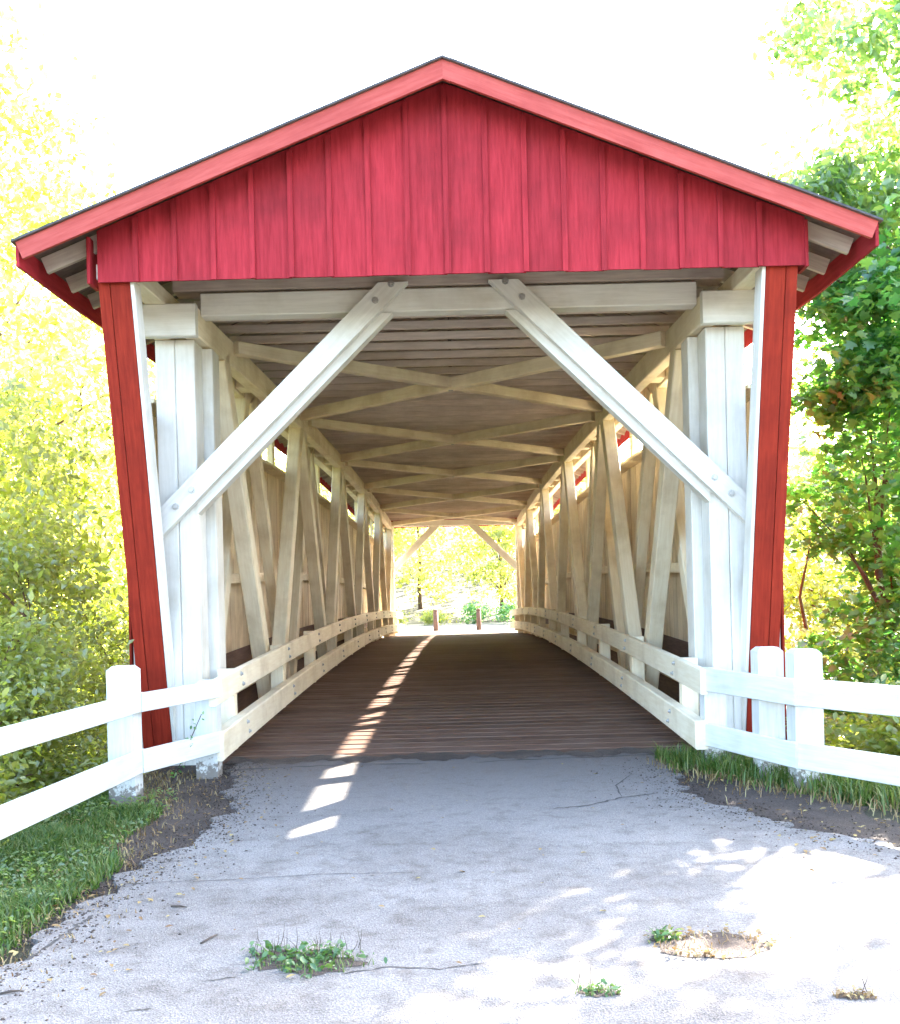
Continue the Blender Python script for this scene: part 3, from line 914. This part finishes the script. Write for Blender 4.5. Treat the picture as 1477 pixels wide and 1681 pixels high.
# --- left bank
tree('tree', 'tall yellow-green tree at the left edge, its crown reaching the top of the picture', 'tree', (-6.5, 13.5), 11, 0.22,
     [((-0.1, 0, 9.1), (1.9, 2.2, 4.4), 150, 105, 0.6), ((0.1, -0.4, 4.2), (2.0, 2.0, 2.4), 70, 105, 0.6)], 0.13, 'leaf_bright', 21, limbs=9)
tree('tree', 'pale sunlit tree close behind the left side of the bridge roof', 'tree', (-8.9, 19.5), 12.5, 0.24,
     [((0.6, 0, 9.2), (2.6, 3.0, 4.4), 120, 95, 0.8), ((1.2, 0, 3.8), (2.8, 2.5, 2.5), 70, 95, 0.75)], 0.15, 'leaf_bright', 22, limbs=9)
tree('tree', 'broad bushy tree low on the left bank below the roof corner', 'tree', (-5.6, 11.2), 5.2, 0.13,
     [((0.1, 0, 3.9), (1.6, 1.8, 2.0), 90, 105, 0.45), ((0.2, -0.1, 1.8), (1.7, 1.7, 1.5), 70, 105, 0.45)], 0.085, 'leaf_far', 23, limbs=9)
tree('tree', 'big leafy tree at the far left margin with mid green leaves', 'tree', (-11.5, 17.5), 11, 0.28,
     [((0.4, 0, 7.5), (3.6, 3.4, 4.0), 110, 100, 0.85), ((0, 0, 3.2), (3.4, 3.0, 2.6), 80, 100, 0.85)], 0.15, 'leaf_bright', 24, limbs=9)
tree('tree', 'distant sunlit tree filling the gap left of the bridge', 'tree', (-12.5, 31), 12, 0.28,
     [((0, 0, 8.0), (4.2, 4, 4.4), 90, 85, 1.1), ((0, 0, 3.8), (4.2, 4, 3.4), 70, 85, 1.1)], 0.24, 'leaf_bright', 25, limbs=7)
tree('tree', 'distant pale tree behind the left slope of the roof', 'tree', (-17, 48), 15, 0.3,
     [((0, 0, 9.5), (5.5, 5, 5.5), 90, 85, 1.4), ((0, 0, 4.5), (5.5, 5, 4), 70, 85, 1.4)], 0.34, 'leaf_bright', 26, limbs=7)
shrub_spots = [
    ((-4.35, 9.8), 1.7, (0.75, 0.9, 0.95), 'leaf_far', 'leafy shrub right behind the left fence post'),
    ((-4.4, 8.1), 1.3, (0.9, 0.9, 0.7), 'leaf_bright', 'low dense shrub behind the lower rail of the left fence'),
    ((-4.4, 6.6), 1.3, (0.9, 0.9, 0.8), 'leaf_bright', 'low shrub at the left margin behind the fence rails'),
    ((-4.6, 10.9), 2.6, (1.1, 1.0, 1.5), 'leaf_far', 'tall sunlit shrub beside the left red jamb'),
    ((-5.9, 9.4), 2.3, (1.3, 1.2, 1.5), 'leaf_far', 'wide yellow-green shrub above the left fence'),
    ((-4.25, 13.6), 3.6, (0.8, 1.2, 1.9), 'leaf_bright', 'tall narrow shrub growing against the left outside wall of the bridge'),
]
for i, (b, h, r, m, lab) in enumerate(shrub_spots):
    tree('shrub', lab, 'shrub', b, h, 0.05, [((0, 0, h * 0.55), r, 80, 80, 0.30)], 0.07, m, 40 + i, 'oval', 'shrubs on the left bank', limbs=7, up_bias=0.7)

# --- right bank
tree('tree', 'tall tree on the right whose drooping crown hangs over the roof corner', 'tree', (7.0, 13.0), 11.0, 0.2,
     [((-1.6, -0.4, 9.4), (1.3, 1.5, 2.3), 95, 95, 0.45), ((-2.6, -0.4, 7.7), (1.0, 0.9, 0.75), 50, 90, 0.32), ((-0.6, 1.5, 5.0), (1.4, 1.3, 1.4), 45, 90, 0.45),
      ((1.0, -1.0, 5.9), (1.2, 1.3, 1.1), 40, 85, 0.42)],  # this lobe is out of view, added to dapple the road with shade
     0.12, 'leaf_mid', 61, 'oval', limbs=14, up_bias=0.3)
tree('tree', 'maple with large deep green leaves beside the right red jamb', 'tree', (5.5, 13.2), 6.4, 0.09,
     [((0.0, -0.2, 4.5), (1.1, 1.3, 2.1), 62, 95, 0.42), ((0.0, -0.2, 2.2), (1.1, 1.2, 1.6), 46, 85, 0.42), ((-0.75, -0.9, 6.1), (0.75, 0.8, 0.95), 34, 90, 0.36)], 0.12, 'leaf_dark', 62, 'maple', limbs=12, up_bias=0.8)
tree('tree', 'maple at the right margin with a bare dark trunk', 'tree', (5.9, 11.2), 6.0, 0.08,
     [((-0.5, 0, 4.7), (0.9, 1.0, 1.7), 34, 80, 0.4), ((-0.4, -0.3, 2.5), (0.8, 0.9, 1.1), 24, 75, 0.38), ((0.6, -1.2, 5.4), (1.4, 0.9, 0.9), 44, 85, 0.42)], 0.12, 'leaf_dark', 63, 'maple', limbs=9, up_bias=0.8)  # last lobe is out of view, added to shade the near road
tree('tree', 'sunlit yellow-green tree behind the maples on the right', 'tree', (8.8, 21.0), 8.0, 0.2,
     [((0, 0, 5.2), (3.0, 2.6, 2.8), 110, 120, 0.9), ((0, 0, 2.4), (3.0, 2.6, 2.0), 80, 120, 0.9)], 0.17, 'leaf_bright', 64, limbs=8)
tree('tree', 'reddish slim trunk tree close behind the right red jamb', 'tree', (5.35, 16.0), 5.0, 0.09,
     [((0.2, 0, 3.0), (1.1, 1.2, 0.9), 30, 75, 0.45)], 0.13, 'leaf_bright', 65, 'oval', limbs=6)
tree('tree', 'distant tall tree seen through the openings of the right wall', 'tree', (17.5, 30), 13, 0.3,
     [((0, 0, 8.5), (4.2, 4.0, 4.2), 110, 120, 1.2), ((0, 0, 4.2), (4.2, 4, 3.2), 80, 120, 1.2)], 0.24, 'leaf_mid', 66, limbs=7)
tree('tree', 'distant bright tree at the right margin beyond the maples', 'tree', (16.5, 20), 9, 0.25,
     [((0, 0, 5.5), (3.4, 3, 3.4), 100, 120, 1.0), ((0, 0, 2.6), (3.4, 3, 2.2), 70, 120, 1.0)], 0.2, 'leaf_bright', 67, limbs=7)
for i, (b, h, r, m, lab) in enumerate([
    ((5.6, 11.6), 1.7, (1.1, 1.0, 1.0), 'leaf_dark', 'dark leafy shrub above the right fence'),
    ((4.9, 9.6), 0.9, (1.0, 0.9, 0.55), 'leaf_bright', 'low sunlit shrub between the rails of the right fence'),
    ((6.6, 9.4), 1.0, (1.1, 0.9, 0.6), 'leaf_bright', 'low yellow-green shrub at the right margin behind the fence'),
    ((5.0, 14.0), 2.6, (0.9, 1.1, 1.5), 'leaf_mid', 'tall shrub hugging the right outside wall of the bridge')]):
    tree('shrub', lab, 'shrub', b, h, 0.045, [((0, 0, h * 0.55), r, 75, 80, 0.32)], 0.09, m, 70 + i, 'oval', 'shrubs on the right bank', limbs=7, up_bias=0.7)

# --- beyond the far end
far = [(-7, 62, 10, 'left'), (-2.2, 66, 12, 'centre left'), (2.8, 64, 11, 'centre right'), (7.5, 63, 9.5, 'right')]
for i, (x, y, h, side) in enumerate(far):
    tree('tree', 'bright tree seen through the far opening, %s one of four' % side, 'tree', (x, y), h, 0.12,
         [((0, 0, h * 0.66), (3.2, 2.6, h * 0.34), 70, 70, 0.9), ((0, -0.5, h * 0.3), (3.0, 2.4, h * 0.24), 60, 60, 0.8)], 0.24, 'leaf_far', 90 + i,
         group='trees beyond the far end', limbs=6)
for i, (x, y, h, m, lab) in enumerate([
    (-3.4, 56.5, 1.0, 'leaf_bright', 'green bush at the left of the path beyond the bridge'),
    (-1.2, 57.5, 0.8, 'leaf_bright', 'small bush just left of the middle beyond the bollards'),
    (1.0, 58, 1.2, 'leaf_dark', 'dark bush standing behind the right bollard'),
    (2.9, 56, 1.1, 'leaf_dark', 'dark bluish bush right of the bollards beyond the bridge'),
    (3.35, 47.2, 1.2, 'leaf_mid', 'bush at the far right end of the guard rail')]):
    tree('shrub', lab, 'shrub', (x, y), h, 0.04, [((0, 0, h * 0.55), (0.8, 0.7, h * 0.5), 40, 30, 0.32)], 0.13, m, 110 + i, 'simple', 'bushes beyond the far end', limbs=4)

# wood far behind everything, one mass
def mass(name, label, pts, size, mat, seed):
    g = np.random.default_rng(seed)
    o = leaves(name, pts, size, M[mat], None, (0, 70, 0), up_bias=0.4, g=g)
    tag(o, label, 'woodland', kind='stuff')
    return o
g = np.random.default_rng(77)
n = 26000
ang = g.uniform(-1.1, 1.1, n)
dist = g.uniform(75, 120, n)
px, py = dist * np.sin(ang), dist * np.cos(ang)
lump = 5.5 + 2.5 * np.sin(ang * 23) + 1.8 * np.sin(ang * 51 + 1) + 3.0 * np.clip(np.abs(px) / 45, 0, 1)
pz = ground_h(px, py) + g.random(n) ** 0.8 * lump
mass('wood', 'far pale wood closing the view behind the bridge', np.stack([px, py, pz], 1), 0.7, 'leaf_far', 78)

# ------------------------------------------------------------------ undergrowth, grass, weeds
def scatter(g, n, xr, yr, keep):
    x = g.uniform(*xr, n); y = g.uniform(*yr, n)
    k = keep(x, y)
    return x[k], y[k]

g = np.random.default_rng(131)
x, y = scatter(g, 60000, (-12, -3.05), (5.0, 14.5), lambda x, y: (np.sin(x * 2.1) + np.sin(y * 1.7 + x) + g.normal(size=len(x)) * 0.8 > -0.7))
pz = ground_h(x, y) + np.abs(g.normal(size=len(x))) * 0.24 * np.clip((-x - 2.9) / 0.8, 0.15, 1)
o = leaves('undergrowth', np.stack([x, y, pz], 1), 0.075, M['leaf_bright'], None, (-6, 9, 0), LEAF_OVAL, LEAF_OVAL_F, 0.9, g=g)
tag(o, 'leafy green undergrowth covering the left bank behind the fence', 'undergrowth', kind='stuff')
x, y = scatter(g, 34000, (3.3, 13), (8.6, 15), lambda x, y: (x - 3.1) * 1.6 > 10.4 - y)
pz = ground_h(x, y) + np.abs(g.normal(size=len(x))) * 0.22
o = leaves('undergrowth', np.stack([x, y, pz], 1), 0.09, M['leaf_bright'], None, (6, 9, 0), LEAF_OVAL, LEAF_OVAL_F, 0.9, g=g)
tag(o, 'sunlit yellow-green undergrowth behind the right fence', 'undergrowth', kind='stuff')

def blades(name, x, y, z, h, w, mat, base, g, label, parent=None):
    n = len(x)
    th = g.uniform(0, 2 * math.pi, n)
    hh = h * (0.5 + g.random(n) * 0.9)
    lean = g.uniform(0.05, 1.15, n) * hh
    ux, uy = np.cos(th), np.sin(th)
    sx, sy = -uy * w / 2, ux * w / 2
    V = np.zeros((n, 5, 3))
    for i, (f, lf_, wd) in enumerate(((0, 0, 1), (0, 0, -1), (0.6, 0.35, -0.7), (0.6, 0.35, 0.7), (1.0, 1.0, 0))):
        V[:, i, 0] = x + ux * lean * lf_ + sx * wd - base[0]
        V[:, i, 1] = y + uy * lean * lf_ + sy * wd - base[1]
        V[:, i, 2] = z + hh * f * (1 - 0.25 * lf_) - base[2]
    tf = [(0, 1, 2), (0, 2, 3), (3, 2, 4)]
    o = put(name, np_mesh_tpl(name, V, tf, M[mat]), Matrix.Translation(base), parent)
    return tag(o, label, 'grass' if label else None, kind='stuff')

g = np.random.default_rng(140)
rl = np.vectorize(road_l)
x, y = scatter(g, 130000, (-4.4, -1.9), (3.6, 9.4), lambda x, y: (x < rl(y) - 0.06 - 0.45 * sst(6.3, 7.4, y) - 0.25 * g.random(len(x)) ** 2) & (np.sin(x * 5) * np.sin(y * 4.3) + g.random(len(x)) * 1.6 > 0.25) & ((y < 8.3) | (x < -2.9)))
blades('grass', x, y, ground_h(x, y), 0.085 + 0.05 * np.clip(np.sin(x * 4.1 + y) * np.sin(y * 3.3 - x), -0.5, 1), 0.011, 'grass', (-3, 6, 0), g, 'short green grass verge along the left edge of the road')
x, y = scatter(g, 46000, (1.9, 5.4), (5.6, 10.3), lambda x, y: (np.abs((y - 8.75) + (x - 2.85) * 1.55 - 0.15) < 0.45 + 0.25 * g.normal(size=len(x))) & (g.random(len(x)) < 0.8) & ~((x < 2.2) & (y < 9.3)))
blades('grass', x, y, ground_h(x, y), 0.20, 0.012, 'grass', (3, 8, 0), g, 'long tufted grass growing at the feet of the right fence')

g = np.random.default_rng(144)
x, y = scatter(g, 9000, (-4.2, -1.95), (3.6, 9.0), lambda x, y: (x < rl(y) - 0.12 - 0.35 * sst(6.3, 7.4, y)) & (np.sin(x * 3.1 + 1) * np.sin(y * 2.7) + g.random(len(x)) > 0.55))
o = leaves('broadleaf_weeds', np.stack([x, y, ground_h(x, y) + 0.05 + 0.04 * g.random(len(x))], 1), 0.035, M['leaf_mid'], None, (-3, 6, 0), LEAF_OVAL, LEAF_OVAL_F, 1.2, g=g)
tag(o, 'small broad leaves mixed into the grass verge on the left', 'weeds', kind='stuff')
g = np.random.default_rng(141)
x, y = scatter(g, 60000, (-3.6, -1.7), (3.6, 10.2), lambda x, y: np.abs(x - rl(y) + 0.25 + 0.45 * sst(6.3, 7.6, y)) < 0.32 * np.abs(g.normal(size=len(x))) * (g.random(len(x)) < 0.22))
blades('dry_grass', x, y, ground_h(x, y), 0.06, 0.009, 'litter', (-2.5, 6, 0), g, 'straw coloured dry grass thinning out along the left road edge')
x, y = scatter(g, 40000, (1.8, 4.6), (5.6, 10.2), lambda x, y: np.abs((y - 8.35) + (x - 2.85) * 1.55) < 0.5 * np.abs(g.normal(size=len(x))) * (g.random(len(x)) < 0.2))
blades('dry_grass', x, y, ground_h(x, y), 0.10, 0.009, 'litter', (2.8, 8, 0), g, 'straw coloured dry grass in front of the right fence')
def pebbles(label, x, y, size, mat, seed):
    g = np.random.default_rng(seed)
    n = len(x)
    o8 = np.array([(1, 0, 0), (0, 1, 0), (-1, 0, 0), (0, -1, 0), (0, 0, 0.7), (0, 0, -0.7)], float)
    tf = [(0, 1, 4), (1, 2, 4), (2, 3, 4), (3, 0, 4), (1, 0, 5), (2, 1, 5), (3, 2, 5), (0, 3, 5)]
    V = o8[None] * (1 + 0.35 * g.normal(size=(n, 6, 1))) * (size * (0.3 + g.random(n) ** 2 * 1.2))[:, None, None]
    th = g.uniform(0, 6.28, n); c, s_ = np.cos(th), np.sin(th)
    X = V[:, :, 0] * c[:, None] - V[:, :, 1] * s_[:, None]; Y = V[:, :, 0] * s_[:, None] + V[:, :, 1] * c[:, None]
    V = np.stack([X + x[:, None], Y + y[:, None], V[:, :, 2]], 2)
    return tag(put('gravel', np_mesh_tpl('gravel', V, tf, mat), Matrix.Identity(4)), label, 'gravel', kind='stuff')
x, y = scatter(g, 30000, (-3.2, -0.9), (3.8, 10.6), lambda x, y: np.abs(x - rl(y)) < 0.26 * np.abs(g.normal(size=len(x))))
pebbles('loose gravel and crumbs of asphalt along the left road edge', x, y, 0.0075, M['dirt'], 142)
rr = np.vectorize(road_r)
x, y = scatter(g, 26000, (1.0, 4.6), (4.2, 10.6), lambda x, y: np.abs(x - rr(y)) < 0.35 * np.abs(g.normal(size=len(x))))
pebbles('loose gravel and crumbs of asphalt along the right road edge', x, y, 0.0075, M['dirt'], 143)

def weed_patch(label, x, y, rx, ry, n, size, stems, seed, mat='weed', ring=False, soil='dirt'):
    g = np.random.default_rng(seed)
    t_root = thing('weed_patch', label, 'weeds', (x, y, 0), 'weedy potholes in the road')
    m = 48
    ph = g.uniform(0, 6.28, 4)
    am = 0.35 if ring else 1.0
    def edge(t):
        return (0.92 if ring else 0.78) + am * (0.16 * np.sin(2 * t + ph[0]) + 0.12 * np.sin(5 * t + ph[1]) + 0.09 * np.sin(11 * t + ph[2]) + 0.06 * np.sin(19 * t + ph[3]))
    v = [(0, 0, 0.004)] + [(rx * math.cos(t) * edge(t), ry * math.sin(t) * edge(t), 0.003) for t in (2 * math.pi * i / m for i in range(m))]
    f = [(0, 1 + i, 1 + (i + 1) % m) for i in range(m)]
    put('soil', mesh('soil', v, f, M[soil]), Matrix.Translation((x, y, 0)), t_root)
    a = g.uniform(0, 2 * math.pi, n)
    r = (0.92 + 0.12 * g.normal(size=n)) if ring else g.random(n) ** 0.5 * (1.05 + 0.25 * g.random(n) ** 3)
    keep = np.sin(a * 3 + seed) + 0.8 * np.sin(a * 2 + r * 5 + seed) + g.random(n) * (1.2 if ring else 1.9) > 0.45
    a, r = a[keep], r[keep] * edge(a[keep])
    P = np.stack([x + rx * r * np.cos(a), y + ry * r * np.sin(a), 0.010 + np.abs(g.normal(size=len(a))) * size * 0.55], 1)
    leaves('leaves', P, size, M[mat], t_root, (x, y, 0), LEAF_OVAL, LEAF_OVAL_F, 0.8, 0.7, g=g)
    nb = int(n * 0.35)
    a = g.uniform(0, 2 * math.pi, nb); r = g.random(nb) ** 0.4 * edge(a) * 1.1
    bl = blades('blades', x + rx * r * np.cos(a), y + ry * r * np.sin(a), np.zeros(nb), size * 1.6, 0.006, 'grass' if mat == 'weed' else 'litter', (x, y, 0), g, None, t_root)
    t = t_root
    if stems:
        for i in range(stems):
            sx, sy = x + g.uniform(-0.9, 0.9) * rx, y + ry * g.uniform(0.2, 1)
            q = Vector((sx, sy, 0))
            e = q + Vector((g.normal() * 0.03, g.normal() * 0.02, 0.06 + 0.07 * g.random()))
            tube('dry_stem', [q, q.lerp(e, 0.5) + Vector((0.006, 0, 0)), e], [0.0016, 0.0013, 0.0006], M['twig'], t, (x, y, 0), 4)
    return t

def at_px(px, py, z=0.0):
    dx, dy = px - PP[0], PP[1] - py
    a = math.radians(1.4)
    xr = dx * math.cos(a) + dy * math.sin(a); yr = -dx * math.sin(a) + dy * math.cos(a)
    D = (z - EYE) * F_PX / yr
    return xr * D / F_PX, D

ax, ay = at_px(500, 1580)
weed_patch('weed patch with thin dry stems filling a pothole in the road', ax, ay, 0.29, 0.20, 420, 0.032, 22, 151)
ax, ay = at_px(1170, 1553)
weed_patch('round worn pothole ringed by dry grass and a green tuft', ax, ay, 0.27, 0.20, 300, 0.022, 0, 152, 'litter', True, 'worn')
ax, ay = at_px(1088, 1542)
weed_patch('green tuft at the left rim of the round pothole', ax, ay, 0.085, 0.07, 110, 0.03, 0, 153)
ax, ay = at_px(980, 1630)
weed_patch('small weed tuft in the road near the bottom of the picture', ax, ay, 0.105, 0.055, 110, 0.024, 3, 154)
ax, ay = at_px(1405, 1637)
weed_patch('small brownish weed spot at the lower right of the road', ax, ay, 0.085, 0.055, 90, 0.018, 2, 155, 'litter')

# cracks in the asphalt: narrow ragged strips just above it
def crack(label_pts, w, seed):
    g = np.random.default_rng(seed)
    pts = [Vector((*at_px(*p), 0.003)) for p in label_pts]
    fine = []
    for a, b in zip(pts, pts[1:]):
        for k in range(8):
            fine.append(a.lerp(b, k / 8))
    fine.append(pts[-1])
    v, f = [], []
    for i, p in enumerate(fine):
        t = (fine[min(i + 1, len(fine) - 1)] - fine[max(i - 1, 0)]).normalized()
        s = Vector((-t.y, t.x, 0))
        c = p + s * g.normal() * w * 0.7
        hw = w * (0.25 + 0.9 * g.random()) * (0.15 if i in (0, len(fine) - 1) else 1)
        v += [c + s * hw, c - s * hw]
    for i in range(len(fine) - 1):
        f.append((2 * i, 2 * i + 1, 2 * i + 3, 2 * i + 2))
    return tag(put('road_crack', mesh('road_crack', v, f, M['crack']), Matrix.Identity(4)), kind='structure')

crack([(45, 1578), (90, 1545), (125, 1522), (152, 1503)], 0.012, 1)
crack([(900, 1329), (965, 1323), (1020, 1310), (1082, 1302)], 0.013, 2)
crack([(128, 1481), (155, 1476)], 0.008, 3)
crack([(335, 1612), (390, 1604)], 0.006, 4)
crack([(205, 1662), (250, 1657)], 0.006, 5)
crack([(770, 1252), (900, 1246), (1060, 1240), (1150, 1232)], 0.018, 6)
crack([(345, 1268), (420, 1262), (560, 1256), (700, 1254)], 0.02, 7)

crack([(185, 1452), (360, 1446), (525, 1436), (690, 1433)], 0.005, 8)
crack([(560, 1600), (640, 1588), (720, 1592), (800, 1581)], 0.005, 9)
crack([(1020, 1310), (1010, 1290), (1035, 1272)], 0.006, 10)
# twigs and fallen leaves
for pts, lab in (((330, 1551, 357, 1537), 'dark twig lying on the asphalt left of the weed patch'),
                 ((281, 1490, 307, 1492), 'short dark twig on the asphalt near the grass verge'),
                 ((0, 1634, 33, 1630), 'thin twig on the asphalt at the lower left corner')):
    a = Vector((*at_px(pts[0], pts[1]), 0.006)); b = Vector((*at_px(pts[2], pts[3]), 0.008))
    t = tag(tube('twig', [a, a.lerp(b, 0.5) + Vector((0.004, 0.004, 0.003)), b], [0.005, 0.006, 0.003], M['twig'], None, tuple(a), 6), lab, 'twig', 'twigs on the road')
g = np.random.default_rng(160)
x = np.concatenate([g.uniform(-3.2, -1.5, 420), g.uniform(-2.2, 2.6, 60), g.uniform(2.0, 3.6, 320)])
y = np.concatenate([g.uniform(4.4, 10.4, 420), g.uniform(4.2, 10.4, 60), g.uniform(6.0, 9.8, 320)])
o = leaves('leaf_litter', np.stack([x, y, np.full(len(x), 0.012)], 1), 0.035, M['litter'], None, (0, 7, 0), LEAF_OVAL, LEAF_OVAL_F, 3.0, g=g)
tag(o, 'scattered dry leaves along the road edges', 'leaf litter', kind='stuff')

# vines on the fence end posts
def vine(label, pts, n, seed):
    g = np.random.default_rng(seed)
    pts = [Vector(p) for p in pts]
    t = thing('vine', label, 'vine', pts[0])
    tube('stem', pts, [0.004] * len(pts), M['twig'], t, tuple(pts[0]), 5)
    P = []
    for i in range(n):
        k = g.random() * (len(pts) - 1)
        a = pts[int(k)].lerp(pts[min(int(k) + 1, len(pts) - 1)], k - int(k))
        P.append((a.x + g.normal() * 0.025, a.y - 0.01 - abs(g.normal()) * 0.012, a.z + g.normal() * 0.03))
    leaves('leaves', np.array(P), 0.045, M['leaf_dark'], t, tuple(pts[0]), LEAF_OVAL, LEAF_OVAL_F, 0.2, g=g)
vine('small vine climbing over the lower rail end of the left fence', [(-2.62, 9.5, 0.0), (-2.50, 9.42, 0.2), (-2.40, 9.40, 0.42), (-2.33, 9.52, 0.62)], 26, 171)
vine('dark leaved vine at the foot of the white post on the right', [(2.62, 9.75, 0.0), (2.60, 9.74, 0.12), (2.63, 9.75, 0.26)], 24, 172)
